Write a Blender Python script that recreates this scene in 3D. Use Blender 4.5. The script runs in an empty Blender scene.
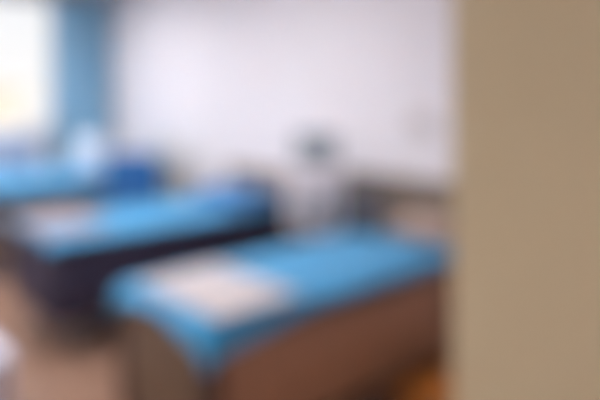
import bpy, bmesh, math, random
from mathutils import Vector, Matrix, noise
random.seed(7)
S = bpy.context.scene
C = S.collection
PI = math.pi

# ------------------------------------------------------------------ helpers
def lin(c):
    return tuple(((v/255)/12.92 if v/255 <= .04045 else (((v/255)+.055)/1.055)**2.4) for v in c)

def mat(name, rgb, rough=.6, var=.06, scale=12, bump=0.0, bscale=60, metal=0, spec=.4, sheen=0, stretch=None):
    m = bpy.data.materials.new(name); m.use_nodes = True
    nt = m.node_tree; b = nt.nodes['Principled BSDF']
    b.inputs['Roughness'].default_value = rough
    b.inputs['Metallic'].default_value = metal
    b.inputs['Specular IOR Level'].default_value = spec
    if sheen: b.inputs['Sheen Weight'].default_value = sheen
    tc = nt.nodes.new('ShaderNodeTexCoord')
    src = tc.outputs['Object']
    if stretch:
        mp = nt.nodes.new('ShaderNodeMapping'); mp.inputs['Scale'].default_value = stretch
        nt.links.new(src, mp.inputs['Vector']); src = mp.outputs['Vector']
    n = nt.nodes.new('ShaderNodeTexNoise'); n.inputs['Scale'].default_value = scale; n.inputs['Detail'].default_value = 4
    nt.links.new(src, n.inputs['Vector'])
    r = nt.nodes.new('ShaderNodeValToRGB')
    l = lin(rgb)
    r.color_ramp.elements[0].position = .3; r.color_ramp.elements[1].position = .7
    r.color_ramp.elements[0].color = tuple(max(0, v*(1-var)) for v in l)+(1,)
    r.color_ramp.elements[1].color = tuple(min(1, v*(1+var)) for v in l)+(1,)
    nt.links.new(n.outputs['Fac'], r.inputs['Fac'])
    nt.links.new(r.outputs['Color'], b.inputs['Base Color'])
    if bump:
        n2 = nt.nodes.new('ShaderNodeTexNoise'); n2.inputs['Scale'].default_value = bscale
        nt.links.new(src, n2.inputs['Vector'])
        bp = nt.nodes.new('ShaderNodeBump'); bp.inputs['Strength'].default_value = bump; bp.inputs['Distance'].default_value = .01
        nt.links.new(n2.outputs['Fac'], bp.inputs['Height']); nt.links.new(bp.outputs['Normal'], b.inputs['Normal'])
    return m

def floor_mat():
    m = mat('floor_planks', (156, 123, 105), rough=.38, var=.1, scale=5, stretch=(1, 8, 1))
    nt = m.node_tree; b = nt.nodes['Principled BSDF']
    tc = nt.nodes.new('ShaderNodeTexCoord')
    br = nt.nodes.new('ShaderNodeTexBrick')
    br.inputs['Scale'].default_value = 1; br.inputs['Brick Width'].default_value = 1.1; br.inputs['Row Height'].default_value = .14
    br.inputs['Mortar Size'].default_value = .003
    br.inputs['Color1'].default_value = (1, 1, 1, 1); br.inputs['Color2'].default_value = (.82, .8, .78, 1); br.inputs['Mortar'].default_value = (.45, .4, .36, 1)
    nt.links.new(tc.outputs['Object'], br.inputs['Vector'])
    mx = nt.nodes.new('ShaderNodeMix'); mx.data_type = 'RGBA'; mx.blend_type = 'MULTIPLY'; mx.inputs['Factor'].default_value = 1
    old = b.inputs['Base Color'].links[0].from_socket
    nt.links.new(old, mx.inputs['A']); nt.links.new(br.outputs['Color'], mx.inputs['B'])
    nt.links.new(mx.outputs['Result'], b.inputs['Base Color'])
    return m

def emit(name, rgb, s):
    m = bpy.data.materials.new(name); m.use_nodes = True
    b = m.node_tree.nodes['Principled BSDF']
    b.inputs['Emission Color'].default_value = lin(rgb)+(1,); b.inputs['Emission Strength'].default_value = s
    b.inputs['Base Color'].default_value = lin(rgb)+(1,)
    return m

def glass(name):
    m = bpy.data.materials.new(name); m.use_nodes = True
    nt = m.node_tree
    for n in list(nt.nodes): nt.nodes.remove(n)
    o = nt.nodes.new('ShaderNodeOutputMaterial'); t = nt.nodes.new('ShaderNodeBsdfTransparent')
    g = nt.nodes.new('ShaderNodeBsdfGlossy'); g.inputs['Roughness'].default_value = .02
    f = nt.nodes.new('ShaderNodeFresnel'); f.inputs['IOR'].default_value = 1.45
    mx = nt.nodes.new('ShaderNodeMixShader')
    t.inputs['Color'].default_value = (.96, .96, .96, 1)
    nt.links.new(f.outputs['Fac'], mx.inputs['Fac']); nt.links.new(t.outputs[0], mx.inputs[1]); nt.links.new(g.outputs[0], mx.inputs[2])
    nt.links.new(mx.outputs[0], o.inputs['Surface'])
    return m

def box(bm, x0, x1, y0, y1, z0, z1, bev=0, seg=2):
    r = bmesh.ops.create_cube(bm, size=1)
    vs = r['verts']
    for v in vs:
        v.co = Vector((x0+(v.co.x+.5)*(x1-x0), y0+(v.co.y+.5)*(y1-y0), z0+(v.co.z+.5)*(z1-z0)))
    if bev:
        es = list({e for v in vs for e in v.link_edges})
        bmesh.ops.bevel(bm, geom=es, offset=bev, segments=seg, affect='EDGES', profile=.5)

def tube(bm, pts, r, n=10, r2=None):
    pts = [Vector(p) for p in pts]; rings = []
    for i, p in enumerate(pts):
        d = (pts[min(i+1, len(pts)-1)]-pts[max(i-1, 0)]).normalized()
        a = d.orthogonal().normalized() if i == 0 else (rings_a - d*rings_a.dot(d)).normalized()
        rings_a = a
        b = d.cross(a)
        rr = r if r2 is None else r+(r2-r)*i/(len(pts)-1)
        rings.append([bm.verts.new(p+(a*math.cos(2*PI*k/n)+b*math.sin(2*PI*k/n))*rr) for k in range(n)])
    for i in range(len(rings)-1):
        for k in range(n):
            bm.faces.new((rings[i][k], rings[i][(k+1) % n], rings[i+1][(k+1) % n], rings[i+1][k]))
    bm.faces.new(list(reversed(rings[0]))); bm.faces.new(rings[-1])

def lathe(bm, prof, n=32, o=(0, 0, 0), cap=True):
    rings = [[bm.verts.new((o[0]+r*math.cos(2*PI*k/n), o[1]+r*math.sin(2*PI*k/n), o[2]+z)) for k in range(n)] for r, z in prof]
    for i in range(len(rings)-1):
        for k in range(n):
            bm.faces.new((rings[i][k], rings[i][(k+1) % n], rings[i+1][(k+1) % n], rings[i+1][k]))
    if cap:
        bm.faces.new(list(reversed(rings[0]))); bm.faces.new(rings[-1])

def obj(name, bm, m, parent=None, smooth=True):
    bmesh.ops.recalc_face_normals(bm, faces=bm.faces)
    me = bpy.data.meshes.new(name); bm.to_mesh(me); bm.free()
    if smooth:
        for p in me.polygons: p.use_smooth = True
        try: me.set_sharp_from_angle(angle=math.radians(40))
        except Exception: pass
    o = bpy.data.objects.new(name, me); C.objects.link(o)
    me.materials.append(m)
    if parent: o.parent = parent
    return o

def bx(name, m, parent, *a, **k):
    bm = bmesh.new(); box(bm, *a, **k); return obj(name, bm, m, parent)

def tag(o, label, cat, group=None, kind=None):
    o['label'] = label; o['category'] = cat
    if group: o['group'] = group
    if kind: o['kind'] = kind
    return o

def thing(name, label, cat, loc=(0, 0, 0), rz=0, group=None):
    o = bpy.data.objects.new(name, None); C.objects.link(o)
    o.location = loc; o.rotation_euler = (0, 0, rz); o.empty_display_size = .1
    return tag(o, label, cat, group)

def struct(o, label, cat):
    o['kind'] = 'structure'; o['label'] = label; o['category'] = cat
    return o

# ------------------------------------------------------------------ materials
M = dict(
    wall=mat('white_plaster', (228, 224, 228), .85, .015, 4, .05, 120),
    tan=mat('tan_paint', (190, 176, 145), .8, .04, 2.2, .08, 90),
    ceil=mat('ceiling_white', (225, 222, 220), .9, .01),
    base=mat('baseboard_wood', (120, 92, 72), .5, .1, 8, stretch=(1, 1, 6)),
    floor=floor_mat(),
    sheet=mat('blue_sheet', (60, 150, 200), .85, .04, 20, .15, 300, sheen=.2, spec=.2),
    towel=mat('white_towel', (204, 195, 196), .95, .05, 40, .5, 260, sheen=.3, spec=.1),
    greytowel=mat('pale_grey_towel', (154, 148, 160), .95, .05, 40, .5, 260, sheen=.3, spec=.1),
    brown=mat('brown_wood', (158, 112, 84), .45, .14, 6, .05, 40, stretch=(8, 8, 1)),
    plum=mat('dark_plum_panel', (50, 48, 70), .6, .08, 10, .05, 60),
    grey=mat('grey_brown_panel', (96, 92, 96), .6, .08, 10),
    post=mat('shaded_brown_post', (66, 42, 32), .45, .12, 8),  # darkened to paint in the shadow below the hanging sheet corner
    endshade=mat('shaded_brown_wood', (104, 84, 66), .5, .12, 6, .05, 40, stretch=(8, 8, 1)),  # shading of the bed's foot end put into the wood colour
    leather=mat('brown_vinyl', (98, 70, 56), .5, .05, 30, .1, 120),
    head=mat('taupe_headboard', (122, 107, 95), .6, .1, 6, .05, 50, stretch=(1, 1, 8)),
    curtain=mat('blue_curtain', (136, 177, 203), .9, .05, 15, .15, 200, sheen=.2, spec=.1),
    frame=mat('white_window_frame', (235, 235, 235), .4, .01),
    metal=mat('brushed_metal', (170, 172, 176), .3, .04, 30, metal=.9),
    darkmetal=mat('dark_metal', (60, 60, 64), .4, .05, 30, metal=.6),
    blue=mat('dark_blue_fabric', (40, 102, 164), .85, .06, 30, .2, 250, sheen=.2),
    midblue=mat('mid_blue_cotton', (62, 126, 184), .9, .05, 30, .2, 160, sheen=.2),
    pale=mat('pale_pillow', (194, 208, 224), .9, .03, 20, .2, 120, sheen=.2),
    beige=mat('beige_pillow', (178, 152, 138), .9, .06, 20, .2, 160, sheen=.2),
    char=mat('charcoal_cushion', (86, 86, 92), .9, .08, 30, .2, 160),
    plastic=mat('white_plastic', (222, 216, 222), .4, .02),
    screen=mat('grey_screen', (134, 144, 152), .25, .05, 8),
    bezel=mat('grey_plastic', (146, 150, 156), .4, .03),
    black=mat('black_rubber', (30, 30, 32), .6, .05),
    leaf=mat('grey_green_leaf', (146, 162, 146), .5, .2, 6),
    stem=mat('plant_stem', (110, 100, 76), .7, .1),
    pot=mat('white_pot', (205, 200, 196), .4, .03),
    soil=mat('soil', (60, 46, 36), .95, .3, 40, .6, 60),
    rad=mat('pale_blue_radiator', (164, 186, 218), .4, .02),
    bin=mat('white_lacquer', (204, 204, 222), .45, .02),
    orange=mat('orange_wood', (176, 104, 34), .4, .14, 6, .05, 40, stretch=(1, 8, 1)),
    socket=mat('grey_wall_panel', (196, 190, 190), .4, .02),
    cream=mat('cream_render', (240, 226, 204), .9, .03, 2),
    ground=mat('outside_paving', (200, 198, 192), .9, .06, 2),
    glass=glass('window_glass'),
    fill_lamp=emit('fill_diffuser', (252, 250, 252), 56.0),  # glow of the added, unseen ceiling lights
)

# ------------------------------------------------------------------ setting
XL, YB, XR, YN, ZC = -6.82, 3.10, -0.693, 1.03, 2.75   # left wall, back wall, right wall, tan wall, ceiling
XE, YF = 1.6, -2.8
W0, W1, WZ0, WZ1 = -1.2, 2.66, 1.12, 2.60             # window opening
struct(bx('floor', M['floor'], None, XL-.15, XE+.15, YF-.15, YB+.15, -.1, 0), 'warm brown wood plank floor', 'floor')
struct(bx('ceiling', M['ceil'], None, XL-.15, XE+.15, YF-.15, YB+.15, ZC, ZC+.1), 'plain white ceiling above the room', 'ceiling')
struct(bx('wall_back', M['wall'], None, XL, XE, YB, YB+.15, 0, ZC), 'long white wall behind the bed heads', 'wall')
bm = bmesh.new()
box(bm, XL-.15, XL, YF, YB+.15, 0, WZ0); box(bm, XL-.15, XL, YF, YB+.15, WZ1, ZC)
box(bm, XL-.15, XL, YF, W0, WZ0, WZ1); box(bm, XL-.15, XL, W1, YB+.15, WZ0, WZ1)
struct(obj('wall_left', bm, M['wall']), 'white wall with the window', 'wall')
struct(bx('wall_right', M['wall'], None, XR, XR+.12, YN+.12, YB, 0, ZC), 'white side wall behind the tan wall', 'wall')
struct(bx('wall_near', M['tan'], None, XR, XE, YN, YN+.12, 0, ZC, bev=.008), 'tan painted wall end at the right', 'wall')
struct(bx('wall_rear', M['wall'], None, XL-.15, XE, YF-.15, YF, 0, ZC), 'white wall behind the viewer', 'wall')
struct(bx('wall_east', M['wall'], None, XE, XE+.15, YF-.15, YN+.12, 0, ZC), 'white wall beside the viewer', 'wall')
struct(bx('baseboard_back', M['base'], None, XL+.015, XR, YB-.015, YB, 0, .09, bev=.004), 'brown baseboard along the back wall', 'baseboard')
struct(bx('baseboard_left', M['base'], None, XL, XL+.015, YF, YB, 0, .09, bev=.004), 'brown baseboard under the window', 'baseboard')
struct(bx('baseboard_near', M['base'], None, XR+.01, XE, YN-.015, YN, 0, .09, bev=.004), 'brown baseboard along the tan wall', 'baseboard')

# window
win = bpy.data.objects.new('window_1', None); C.objects.link(win); win.location = (XL, 0, WZ0)
struct(win, 'bright white framed window beside the blue curtain', 'window')
def wpart(name, m, x0, x1, y0, y1, z0, z1, bev=.004):
    return bx(name, m, win, x0-XL, x1-XL, y0, y1, z0-WZ0, z1-WZ0, bev=bev)
fx0, fx1 = XL-.12, XL-.06
bm = bmesh.new()
for a in ((W0, W1, WZ0, WZ0+.06), (W0, W1, WZ1-.06, WZ1), (W0, W0+.06, WZ0+.06, WZ1-.06), (W1-.06, W1, WZ0+.06, WZ1-.06)):
    box(bm, fx0-XL, fx1-XL, a[0], a[1], a[2]-WZ0, a[3]-WZ0, .004)
obj('window_frame', bm, M['frame'], win)
n = 4; step = (W1-W0)/n
for i in range(1, n): wpart('mullion', M['frame'], fx0, fx1, W0+i*step-.025, W0+i*step+.025, WZ0+.06, WZ1-.06)
for i in range(n):
    a = W0+i*step+(.06 if i == 0 else .025); b = W0+(i+1)*step-(.06 if i == n-1 else .025)
    wpart('pane', M['glass'], XL-.092, XL-.088, a, b, WZ0+.06, WZ1-.06, 0)
wpart('window_sill', M['frame'], XL-.058, XL+.10, W0-.06, W1+.04, WZ0-.035, WZ0-.001, .006)

# outside
g = bx('ground', M['ground'], None, -60, XL-1.2, -40, 40, -3.2, -3.0); struct(g, 'pale ground outside the window', 'ground')
bd = thing('building', 'cream building outside, seen through the window', 'building', (-24, 3.8, -3.0))
bx('building_wall', M['cream'], bd, -4, 0, -9.5, 3.5, 0, 4.6)
bx('roof', M['cream'], bd, -4.2, .25, -9.8, 3.8, 4.6, 4.85, bev=.03)
for k in range(5):
    for z in (.9, 2.9):
        f = bx('building_window', M['frame'], bd, 0, .06, -8.6+k*2.4, -7.4+k*2.4, z, z+1.2, bev=.01)
        bx('pane', M['screen'], f, .06, .065, -8.5+k*2.4, -7.5+k*2.4, z+.1, z+1.1)

# ------------------------------------------------------------------ curtain and rod
cur = thing('curtain', 'blue floor length curtain gathered beside the bright window', 'curtain', (XL+.11, 2.70, 0))
bm = bmesh.new()
ny, nz = 120, 40; w = .68
rows = []
for j in range(nz+1):
    z = .10+(2.62-.10)*j/nz; row = []
    for i in range(ny+1):
        t = i/ny
        amp = .032*(1-.35*j/nz)
        x = amp*math.sin(t*2*PI*9+.5*math.sin(z*1.5))+.008*math.sin(t*40+z*3)
        y = -.34+w*t+.012*math.sin(t*2*PI*9*2+z)
        row.append(bm.verts.new((x, y, z)))
    rows.append(row)
for j in range(nz):
    for i in range(ny): bm.faces.new((rows[j][i], rows[j][i+1], rows[j+1][i+1], rows[j+1][i]))
cl = obj('curtain_fabric', bm, M['curtain'], cur); md = cl.modifiers.new('thickness', 'SOLIDIFY'); md.thickness = .004
for i in range(10):
    bm = bmesh.new(); y = -.31+.62*i/9
    tube(bm, [(.022*math.cos(a), y, 2.65+.026*math.sin(a)) for a in [2*PI*k/16 for k in range(17)]], .003, 6)
    obj('curtain_ring', bm, M['metal'], cur)
rod = thing('curtain_rod', 'metal curtain rod above the window', 'rod', (XL+.11, 0, 2.665))
bm = bmesh.new(); tube(bm, [(0, W0-.3, 0), (0, 3.06, 0)], .012, 12); obj('rod', bm, M['metal'], rod)
for y in (W0-.2, .7, 2.95):
    bm = bmesh.new(); box(bm, -.108, -.01, y-.01, y+.01, -.012, .012, .003); box(bm, -.109, -.10, y-.03, y+.03, -.04, .04, .003)
    obj('bracket', bm, M['metal'], rod)
bm = bmesh.new(); lathe(bm, [(.004, 0), (.02, .012), (.026, .03), (.02, .048), (.004, .06)], 16)
fo = obj('finial', bm, M['metal'], rod); fo.location = (0, W0-.29, 0); fo.rotation_euler = (PI/2, 0, 0)

# radiator under the window
rad = thing('radiator', 'pale blue radiator on the wall below the window', 'radiator', (XL+.08, 1.05, 0))
bm = bmesh.new()
for i in range(30):
    y = -1.2+i*.08; box(bm, -.045, .05, y, y+.062, .32, 1.04, .014)
obj('fins', bm, M['rad'], rad)
bm = bmesh.new(); tube(bm, [(0, -1.21, .38), (0, 1.19, .38)], .018); tube(bm, [(0, -1.21, .98), (0, 1.19, .98)], .018); obj('header_pipe', bm, M['rad'], rad)
bm = bmesh.new(); tube(bm, [(0, -1.21, .38), (0, -1.28, .38), (0, -1.28, 0)], .012); obj('feed_pipe', bm, M['metal'], rad)
for y in (-.9, .88):
    bx('bracket', M['rad'], rad, -.08, -.045, y, y+.05, .5, .8, bev=.003)

# ------------------------------------------------------------------ beds
def bed(label, x0, x1, y0, y1, zb, panel, leg_m, up=0, end=None, post=False, top='leather'):
    cx, cy = (x0+x1)/2, (y0+y1)/2; hx, hy = (x1-x0)/2, (y1-y0)/2
    t = thing('massage_bed', label, 'bed', (cx, cy, 0), 0, 'treatment beds in a row')
    bm = bmesh.new(); box(bm, -hx, hx, -hy, hy, .57+up, .675+up, .035, 4); mt = obj('mattress', bm, M[top], t)
    bm = bmesh.new()
    ex, ey = hx-.005, hy-.005
    for z in (.600+up, .645+up):
        tube(bm, [(-ex-.004, -hy+.04, z), (-ex-.004, hy-.04, z)], .004, 6); tube(bm, [(ex+.004, -hy+.04, z), (ex+.004, hy-.04, z)], .004, 6)
    obj('piping', bm, M[top], mt)
    for s in (-1, 1):
        a = sorted((s*(hx-.01), s*(hx-.035)))
        bx('side_panel', panel, t, a[0], a[1], -hy+.01, hy-.01, zb, .57+up, bev=.004)
        a = sorted((s*(hy-.01), s*(hy-.035)))
        bx('end_panel', end or panel, t, -hx+.036, hx-.036, a[0], a[1], zb, .57+up, bev=.004)
    for sx in (-1, 1):
        for sy in (-1, 1):
            bm = bmesh.new(); q = .034 if post else .020
            px, py = (sx*(hx-.033), sy*(hy-.033)) if post else (sx*(hx-.12), sy*(hy-.16))
            box(bm, px-q, px+q, py-q, py+q, .02, .565+up, .006)
            lg = obj('leg', bm, leg_m, t)
            bm = bmesh.new(); lathe(bm, [(q*.8, 0), (q*.9, .006), (q*.8, .02)], 16, (px, py, 0)); obj('foot_pad', bm, M['black'], lg)
    yb = .033 if post else .16
    bx('stretcher', leg_m, t, -hx+.10, hx-.10, -hy+yb-.015, -hy+yb+.015, .16, .20, bev=.004)
    bx('stretcher', leg_m, t, -hx+.10, hx-.10, hy-yb-.015, hy-yb+.015, .16, .20, bev=.004)
    return t

def drape(name, m, label, cat, x0, x1, y0, y1, z, hl, hr, hf, group=None, hh=0, wr=.006, seed=0, R=.045, fold=.35, res=.02, lift=.004, taper=0, dip=0):
    """sheet over a bed top x0..x1, y0..y1 at height z with overhang left, right, foot, head"""
    bm = bmesh.new()
    nx = int((x1-x0+hl+hr)/res); ny = int((y1-y0+hf+hh)/res)
    g = []
    for j in range(ny+1):
        row = []; v = y0-hf+(y1-y0+hf+hh)*j/ny
        for i in range(nx+1):
            u = x0-hl+(x1-x0+hl+hr)*i/nx
            if u > x1 and taper:
                q = min(1, max(0, (v-y0)/.5)); u = x1+(u-x1)*(1-taper*q*q*(3-2*q))
            vv = v
            if v < y0 and dip: vv = y0-(y0-v)*(1-dip*math.sin(PI*min(1, max(0, (u-x0)/(x1-x0)))))
            dx = (u-x1) if u > x1 else ((u-x0) if u < x0 else 0)
            dy = (vv-y0) if v < y0 else ((v-y1) if v > y1 else 0)
            px, py = min(max(u, x0), x1), min(max(v, y0), y1)
            r = math.hypot(dx, dy)
            nn = noise.noise(Vector((u*2.6+seed, v*2.6, seed)))*.6+noise.noise(Vector((u*7+seed, v*4+seed*2, 1)))*.4
            zz = z+lift+wr*(1+nn)
            if r > 1e-6:
                d = Vector((dx/r, dy/r)); q = R*PI/2
                if r < q: out, dn = R*math.sin(r/R), R*(1-math.cos(r/R))
                else: out, dn = R, R+(r-q)
                k = min(1, max(0, (r-q*.5)/.12))
                along = px+py*1.0
                wav = (.5+.5*math.sin(along*17+3*noise.noise(Vector((along*2, seed, 0)))))*.020*k
                s2 = (2*abs(d.x*d.y))
                out += wav*(1-s2)+fold*s2*max(0, r-q*.6)
                dn += .010*k*noise.noise(Vector((along*5, seed, 4)))
                px += d.x*out; py += d.y*out; zz -= dn
            # the edge of the bed top is at x0+R: keep the roll over it
            row.append(bm.verts.new((px, py, zz)))
        g.append(row)
    for j in range(ny):
        for i in range(nx): bm.faces.new((g[j][i], g[j][i+1], g[j+1][i+1], g[j+1][i]))
    o = obj(name, bm, m)
    md = o.modifiers.new('thickness', 'SOLIDIFY'); md.thickness = .004; md.offset = 1
    # origin on the bed
    off = Vector(((x0+x1)/2, (y0+y1)/2, z)); o.data.transform(Matrix.Translation(-off)); o.location = off
    return tag(o, label, cat, group)

def sheet(label, b, z=.675, hl=.12, hr=.12, hf=.12, **k):
    R = .045
    return drape('bed_sheet', M['sheet'], label, 'bed sheet', b[0]+R-.012, b[1]-R+.012, b[2]+R-.012, b[3]-.03, z, hl+.03, hr+.03, hf+.03, group='blue bed sheets', R=R, **k)

BC = (-2.47, -1.77, 1.16, 3.00)
BB = (-4.14, -3.36, 1.20, 2.94)
BA = (-6.14, -5.32, 0.80, 2.98)
bed('brown massage bed in the foreground, nearest the tan wall', *BC, .19, M['brown'], M['post'], end=M['endshade'], post=True)
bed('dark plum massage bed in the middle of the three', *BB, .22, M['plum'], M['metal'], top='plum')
bed('massage bed farthest away, under the window', *BA, .33, M['grey'], M['grey'], up=.07)
sheet('blue sheet with hanging corners on the foreground bed', BC, seed=3, hl=.13, hr=.10, hf=.09, fold=.25, taper=.5, dip=.5)
sheet('blue sheet on the middle bed, dark panels below it', BB, seed=9, hl=.08, hr=.005, hf=.03, dip=.5)
sheet('blue sheet on the farthest bed by the window', BA, z=.745, seed=15, hl=.1, hr=.07, hf=.1)

def towel(label, x0, x1, y0, y1, rz, seed, m='towel'):
    cx, cy = (x0+x1)/2, (y0+y1)/2
    t = drape('towel', M[m], label, 'towel', x0-cx, x1-cx, y0-cy, y1-cy, 0, 0, 0, 0, 'towels at the bed feet', wr=.006, seed=seed, res=.018, lift=.003)
    t.location = (cx, cy, .694); t.rotation_euler = (0, 0, rz)
    for s in (-1, 1):
        bm = bmesh.new()
        y = s*((y1-y0)/2-.04); nseg = 24; rw = []
        for i in range(nseg+1):
            u = (x0-cx)+.01+(x1-x0-.02)*i/nseg; line = []
            for yy, dz in ((y-.014, .0042), (y-.010, .0070), (y+.010, .0070), (y+.014, .0042)):
                nn = noise.noise(Vector((u*2.6+seed, yy*2.6, seed)))*.6+noise.noise(Vector((u*7+seed, yy*4+seed*2, 1)))*.4
                line.append(bm.verts.new((u, yy, .003+.006*(1+nn)+dz)))
            rw.append(line)
        for i in range(nseg):
            for k in range(3): bm.faces.new((rw[i][k], rw[i+1][k], rw[i+1][k+1], rw[i][k+1]))
        obj('woven_border', bm, M[m], t)
    return t
towel('white towel across the foot of the foreground bed', -2.36, -1.775, 1.20, 1.60, .02, 2)
towel('pale grey towel at the foot of the middle bed', -4.12, -3.53, 1.21, 1.62, 0, 6, 'greytowel')

# pillows
def pillow_bm(L, W, T, n=28, p=.55):
    bm = bmesh.new(); top, bot = [], []
    for j in range(n+1):
        rt, rb = [], []
        for i in range(n+1):
            u, v = -1+2*i/n, -1+2*j/n
            h = ((1-abs(u)**3)*(1-abs(v)**3))**p if abs(u) < 1 and abs(v) < 1 else 0
            pin = 1-.06*(abs(v)**2)*(1-abs(u)**2) if True else 1
            x = u*L/2*(1-.07*(1-abs(u))*0-.05*(1-v*v)*abs(u)**3); y = v*W/2*(1-.05*(1-u*u)*abs(v)**3)
            wv = 1+.10*noise.noise(Vector((u*2.2, v*2.2, L)))
            a = bm.verts.new((x, y, T/2+T/2*h*wv)); rt.append(a)
            rb.append(a if h == 0 else bm.verts.new((x, y, T/2-T/2*h*.96)))
        top.append(rt); bot.append(rb)
    for j in range(n):
        for i in range(n):
            bm.faces.new((top[j][i], top[j][i+1], top[j+1][i+1], top[j+1][i]))
            vs = (bot[j][i], bot[j+1][i], bot[j+1][i+1], bot[j][i+1])
            if len({v.index if v.index >= 0 else id(v) for v in vs}) and not all(a is b for a, b in zip(vs, (top[j][i], top[j+1][i], top[j+1][i+1], top[j][i+1]))):
                try: bm.faces.new(vs)
                except ValueError: pass
    return bm
def pillow(name, m, label, cat, L, W, T, loc, rot, group=None):
    o = obj(name, pillow_bm(L, W, T), m); o.location = loc; o.rotation_euler = rot
    tag(o, label, cat, group)
    bm = bmesh.new(); l, w = L/2*.985, W/2*.985
    pts = []
    for k in range(65):
        a = k/64*8; s = int(a) % 8
        q = 2*PI*k/64; cu, su = math.cos(q), math.sin(q); mx = max(abs(cu), abs(su)); u, v = cu/mx, su/mx
        pts.append((u*L/2*(1-.05*(1-v*v)*abs(u)**3), v*W/2*(1-.05*(1-u*u)*abs(v)**3), T/2))
    tube(bm, pts, .004, 6); obj('piping', bm, m, o)
    return o
pillow('pillow', M['beige'], 'beige pillow at the head of the foreground bed', 'pillow', .40, .34, .13, (-2.01, 2.79, .690), (0, 0, 0))
pillow('pillow', M['midblue'], 'blue pillow at the head of the middle bed', 'pillow', .60, .40, .13, (-3.70, 2.68, .690), (0, 0, 0))
pillow('cushion', M['char'], 'charcoal cushion standing at the far head corner of the foreground bed', 'cushion', .24, .26, .10, (-2.37, 2.66, .822), (math.radians(80), 0, math.radians(20)))
pillow('pillow', M['pale'], 'pale white pillow standing on the farthest bed by the curtain', 'pillow', .30, .34, .12, (-5.58, 2.36, .925), (math.radians(80), 0, math.radians(52)))

# headboards fixed along the back wall
def headboard(label, x0, x1, z1):
    t = thing('headboard', label, 'headboard', ((x0+x1)/2, YB-.03, 0), 0, 'wooden headboards on the back wall')
    h = (x1-x0)/2
    bx('panel', M['head'], t, -h+.04, h-.04, -.005, .028, .30, z1-.04, bev=.004)
    bx('top_rail', M['head'], t, -h, h, -.02, .029, z1-.045, z1, bev=.008)
    for s in (-1, 1):
        a = sorted((s*h, s*(h-.05))); bx('post', M['head'], t, a[0], a[1], -.02, .029, 0, z1-.045, bev=.006)
    return t
headboard('taupe wooden headboard behind the middle bed', -4.34, -2.97, .89)
headboard('taupe wooden headboard behind the foreground bed', -2.93, -1.56, .97)

# ------------------------------------------------------------------ chair between the far beds
ch = thing('chair', 'dark blue upholstered chair between the middle and farthest beds', 'chair', (-4.72, 2.42, 0), math.radians(48))
bm = bmesh.new(); box(bm, -.23, .23, -.21, .23, .42, .50, .03, 3); obj('seat', bm, M['blue'], ch)
bm = bmesh.new(); box(bm, -.225, .225, -.245, -.19, .56, 1.03, .025, 3)
for v in bm.verts: v.co.y -= (v.co.z-.56)*.10 - .6*v.co.x**2*0
obj('backrest', bm, M['blue'], ch)
for sx in (-1, 1):
    bm = bmesh.new(); tube(bm, [(sx*.20, .19, .42), (sx*.21, .21, .012)], .013, 10)
    l = obj('leg', bm, M['darkmetal'], ch)
    bm = bmesh.new(); lathe(bm, [(.014, 0), (.017, .004), (.015, .02)], 12, (sx*.21, .21, 0)); obj('rubber_foot', bm, M['black'], l)
    bm = bmesh.new(); tube(bm, [(sx*.20, -.232, .70), (sx*.20, -.215, .50), (sx*.205, -.22, .30), (sx*.21, -.25, .012)], .013, 10)
    l = obj('leg', bm, M['darkmetal'], ch)
    bm = bmesh.new(); lathe(bm, [(.014, 0), (.017, .004), (.015, .02)], 12, (sx*.21, -.25, 0)); obj('rubber_foot', bm, M['black'], l)
bm = bmesh.new(); box(bm, -.2, .2, -.2, .2, .395, .42, .006); obj('seat_frame', bm, M['darkmetal'], ch)

# potted plant against the back wall
pl = thing('potted_plant', 'grey green leafy plant in a pale pot behind the blue chair', 'plant', (-4.97, 2.80, 0))
bm = bmesh.new(); lathe(bm, [(.095, 0), (.105, .02), (.135, .24), (.15, .25), (.15, .28), (.13, .28), (.125, .25)], 32); obj('pot', bm, M['pot'], pl)
bm = bmesh.new(); lathe(bm, [(.11, .235), (.124, .249), (.06, .255), (.01, .258)], 24); obj('soil', bm, M['soil'], pl)
rnd = random.Random(4); lbm = bmesh.new()
for k in range(5):
    a = 2*PI*k/5+rnd.random()*.5; H = .78+.36*rnd.random()
    pts = [Vector((.03*math.cos(a)+.09*math.cos(a)*t*t, .03*math.sin(a)+.09*math.sin(a)*t*t, .25+(H-.25)*t)) for t in [i/8 for i in range(9)]]
    bm = bmesh.new(); tube(bm, pts, .008, 8, .003); obj('stem', bm, M['stem'], pl)
    for q in range(20):
        t = .42+.58*q/19; p = pts[min(8, int(t*8))].copy(); p.z = .25+(H-.25)*t
        b = a+q*2.4+rnd.random()*.4; d = Vector((math.cos(b), math.sin(b), .55-.4*rnd.random())).normalized()
        side = d.cross(Vector((0, 0, 1))).normalized(); L = .13*(.8+.4*rnd.random()); Wd = .034
        up = side.cross(d)
        row = []
        for i in range(6):
            s = i/5; w = Wd*math.sin(PI*min(.97, s*.94+.03))**.8
            c = p+d*(L*s)-Vector((0, 0, .05*s*s))
            row.append((lbm.verts.new(c-side*w+up*.006), lbm.verts.new(c), lbm.verts.new(c+side*w+up*.006)))
        for i in range(5):
            for e in (0, 1): lbm.faces.new((row[i][e], row[i][e+1], row[i+1][e+1], row[i+1][e]))
# keep leaves off wall and bed
for v in lbm.verts:
    v.co.y = min(v.co.y, .27); v.co.x = max(v.co.x, -.20)
fl = obj('foliage', lbm, M['leaf'], pl); fl.modifiers.new('t', 'SOLIDIFY').thickness = .0015

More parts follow.
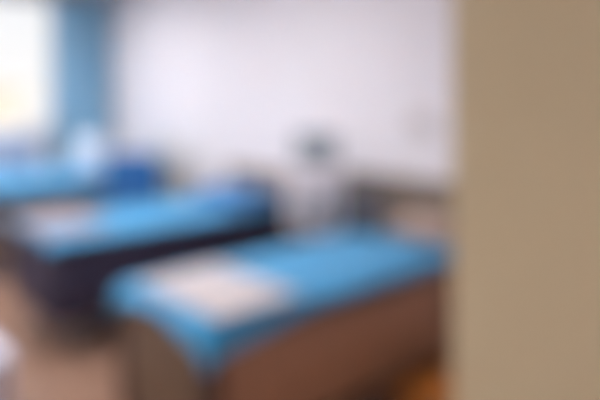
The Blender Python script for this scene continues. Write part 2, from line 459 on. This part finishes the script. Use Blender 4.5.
# ------------------------------------------------------------------ therapy trolley between middle and foreground bed
tr = thing('therapy_machine', 'white therapy machine on a trolley with a grey screen', 'machine', (-2.80, 2.66, 0), math.radians(40))
def P(name, m, parent, *a, **k): return bx(name, m, parent, *a, **k)
P('base', M['plastic'], tr, -.16, .16, -.16, .16, .075, .115, bev=.012)
for sx in (-1, 1):
    for sy in (-1, 1):
        bm = bmesh.new(); lathe(bm, [(.008, -.012), (.030, -.012), (.034, 0), (.030, .012), (.008, .012)], 20)
        for v in bm.verts: v.co = Vector((v.co.z+sx*.125, v.co.x+sy*.125, v.co.y+.034))
        cs = obj('caster', bm, M['black'], tr)
        bm = bmesh.new(); box(bm, sx*.125-.018, sx*.125+.018, sy*.125-.012, sy*.125+.012, .058, .076, .003); obj('caster_fork', bm, M['metal'], cs)
bm = bmesh.new(); tube(bm, [(0, .06, .11), (0, .06, .64)], .028, 20); obj('column', bm, M['metal'], tr)
P('shelf', M['plastic'], tr, -.14, .14, -.13, .13, .36, .38, bev=.006)
P('body', M['plastic'], tr, -.165, .165, -.14, .14, .64, 1.03, bev=.025, seg=3)
bm = bmesh.new(); box(bm, -.135, .135, -.146, -.138, .70, .86, .003); obj('front_panel', bm, M['bezel'], tr)
for k in range(4):
    bm = bmesh.new(); lathe(bm, [(.017, 0), (.017, .012), (.013, .018)], 20)
    for v in bm.verts: v.co = Vector((v.co.x-.09+.06*k, -.146-v.co.z, v.co.y+.78))
    obj('knob', bm, M['plastic'], tr)
P('screen_arm', M['bezel'], tr, -.03, .03, -.01, .03, 1.02, 1.09, bev=.006)
bm = bmesh.new(); box(bm, -.145, .145, -.035, .02, 1.055, 1.255, .012, 3)
for v in bm.verts: v.co.y += (v.co.z-1.06)*.25
sc = obj('screen_housing', bm, M['bezel'], tr)
bm = bmesh.new(); box(bm, -.130, .130, -.039, -.034, 1.070, 1.240, .001)
for v in bm.verts: v.co.y += (v.co.z-1.06)*.25
obj('screen', bm, M['screen'], sc)
bm = bmesh.new(); tube(bm, [(-.12, -.14, .96), (-.12, -.19, .97), (.12, -.19, .97), (.12, -.14, .96)], .009, 8); obj('handle', bm, M['metal'], tr)
bm = bmesh.new(); tube(bm, [(.10, .135, .75), (.11, .17, .70), (.12, .175, .55), (.10, .15, .38), (.06, .10, .385)], .006, 8); obj('cable', bm, M['black'], tr)

# ------------------------------------------------------------------ small things
cb = thing('bedside_cabinet', 'low white cabinet at the left, before the foot of the middle bed', 'cabinet', (-2.93, .60, 0)); cb.scale = (1, 1, .8)
bx('body', M['bin'], cb, -.20, .185, -.20, .20, .06, .455, bev=.004)
bx('top', M['bin'], cb, -.205, .205, -.205, .205, .455, .48, bev=.005)
for z0, z1 in ((.075, .255), (.265, .445)):
    d = bx('drawer', M['bin'], cb, .186, .200, -.19, .19, z0, z1, bev=.003)
    bm = bmesh.new(); zc = (z0+z1)/2; tube(bm, [(.200, -.05, zc), (.222, -.045, zc), (.222, .045, zc), (.200, .05, zc)], .005, 8); obj('handle', bm, M['metal'], d)
for sx in (-.16, .15):
    for sy in (-.16, .16):
        bm = bmesh.new(); lathe(bm, [(.018, 0), (.022, .06)], 14, (sx, sy, 0)); obj('leg', bm, M['metal'], cb)

st = thing('step_stool', 'low orange wooden step stool beside the foreground bed, by the tan wall', 'stool', (-1.46, 2.20, 0), 0)
bx('seat', M['orange'], st, -.17, .23, -.18, .30, .235, .258, bev=.008)
for sy in (-1, 1):
    for sx in (-.14, .19):
        bx('leg', M['orange'], st, sx-.02, sx+.02, (sy*.21+.06)-.02, (sy*.21+.06)+.02, 0, .235, bev=.004)
    bx('rail', M['orange'], st, -.12, .17, (sy*.21+.06)-.012, (sy*.21+.06)+.012, .12, .155, bev=.003)

so = thing('wall_panel', 'small grey socket panel on the white wall above the foreground headboard', 'socket', (-2.30, YB, 1.32))
bx('plate', M['socket'], so, -.10, .10, -.014, -.001, -.06, .06, bev=.005)
for k in (-1, 1):
    s = bx('socket_face', M['socket'], so, k*.05-.03, k*.05+.03, -.018, -.014, -.03, .03, bev=.002)
    bm = bmesh.new()
    for q in (-.01, .01): box(bm, k*.05+q-.002, k*.05+q+.002, -.0186, -.0178, -.008, .008)
    obj('slot', bm, M['bezel'], s)

# unseen ceiling lights, added to brighten and even out the room
for i, (x, y, lb) in enumerate(((-5.5, 1.5, 'unseen fill light added over the farthest bed'), (-3.2, 1.2, 'unseen fill light added over the middle bed'),
                                (-5.3, -1.0, 'unseen fill light added at the rear, on the window side'), (-2.6, -1.2, 'unseen fill light added at the rear, nearest the viewer'), (.45, -1.6, 'small unseen fill light added behind the viewer'))):
    t = thing('ceiling_fill', lb, 'fill light', (x, y, ZC), 0, 'unseen fill lights')
    if x > 0: t.scale = (.75, .75, 1)  # smaller one, added to lift the tan wall
    bm = bmesh.new()
    for a in ((-.3, .3, -.3, -.27), (-.3, .3, .27, .3), (-.3, -.27, -.27, .27), (.27, .3, -.27, .27)): box(bm, *a, -.05, -.0005, .003)
    obj('frame', bm, M['frame'], t)
    bx('diffuser', M['fill_lamp'], t, -.27, .27, -.27, .27, -.04, -.015)

# ------------------------------------------------------------------ world
w = bpy.data.worlds.new('sky'); S.world = w; w.use_nodes = True
bg = w.node_tree.nodes['Background']; nt = w.node_tree
tc = nt.nodes.new('ShaderNodeTexCoord'); sp = nt.nodes.new('ShaderNodeSeparateXYZ'); rp = nt.nodes.new('ShaderNodeValToRGB')
nt.links.new(tc.outputs['Generated'], sp.inputs[0]); nt.links.new(sp.outputs['Z'], rp.inputs['Fac'])
rp.color_ramp.elements[0].position = 0; rp.color_ramp.elements[0].color = (1, .975, .965, 1)
rp.color_ramp.elements[1].position = .5; rp.color_ramp.elements[1].color = (.78, .88, 1, 1)
nt.links.new(rp.outputs['Color'], bg.inputs['Color']); bg.inputs['Strength'].default_value = 1.15

sl = bpy.data.lights.new('sun', 'SUN'); sl.energy = 2.3; sl.angle = .02; so_ = bpy.data.objects.new('sun', sl); C.objects.link(so_)
so_.rotation_euler = (0, math.radians(48), math.radians(12)); so_.location = (10, 0, 20)

# ------------------------------------------------------------------ camera
cd = bpy.data.cameras.new('camera'); cam = bpy.data.objects.new('camera', cd); C.objects.link(cam)
cam.location = (0, 0, 1.5); cam.rotation_euler = (PI/2, 0, math.radians(48))
cd.sensor_width = 36; cd.lens = 36; cd.shift_y = -105/600; cd.clip_start = .05
cd.dof.use_dof = True; cd.dof.focus_distance = .15; cd.dof.aperture_fstop = 3.4
S.camera = cam
S.view_settings.view_transform = 'Standard'; S.view_settings.look = 'None'
S.view_settings.exposure = 0.0; S.view_settings.gamma = 1
S.view_settings.use_curve_mapping = False
S.cycles.use_denoising = True
S.cycles.max_bounces = 8
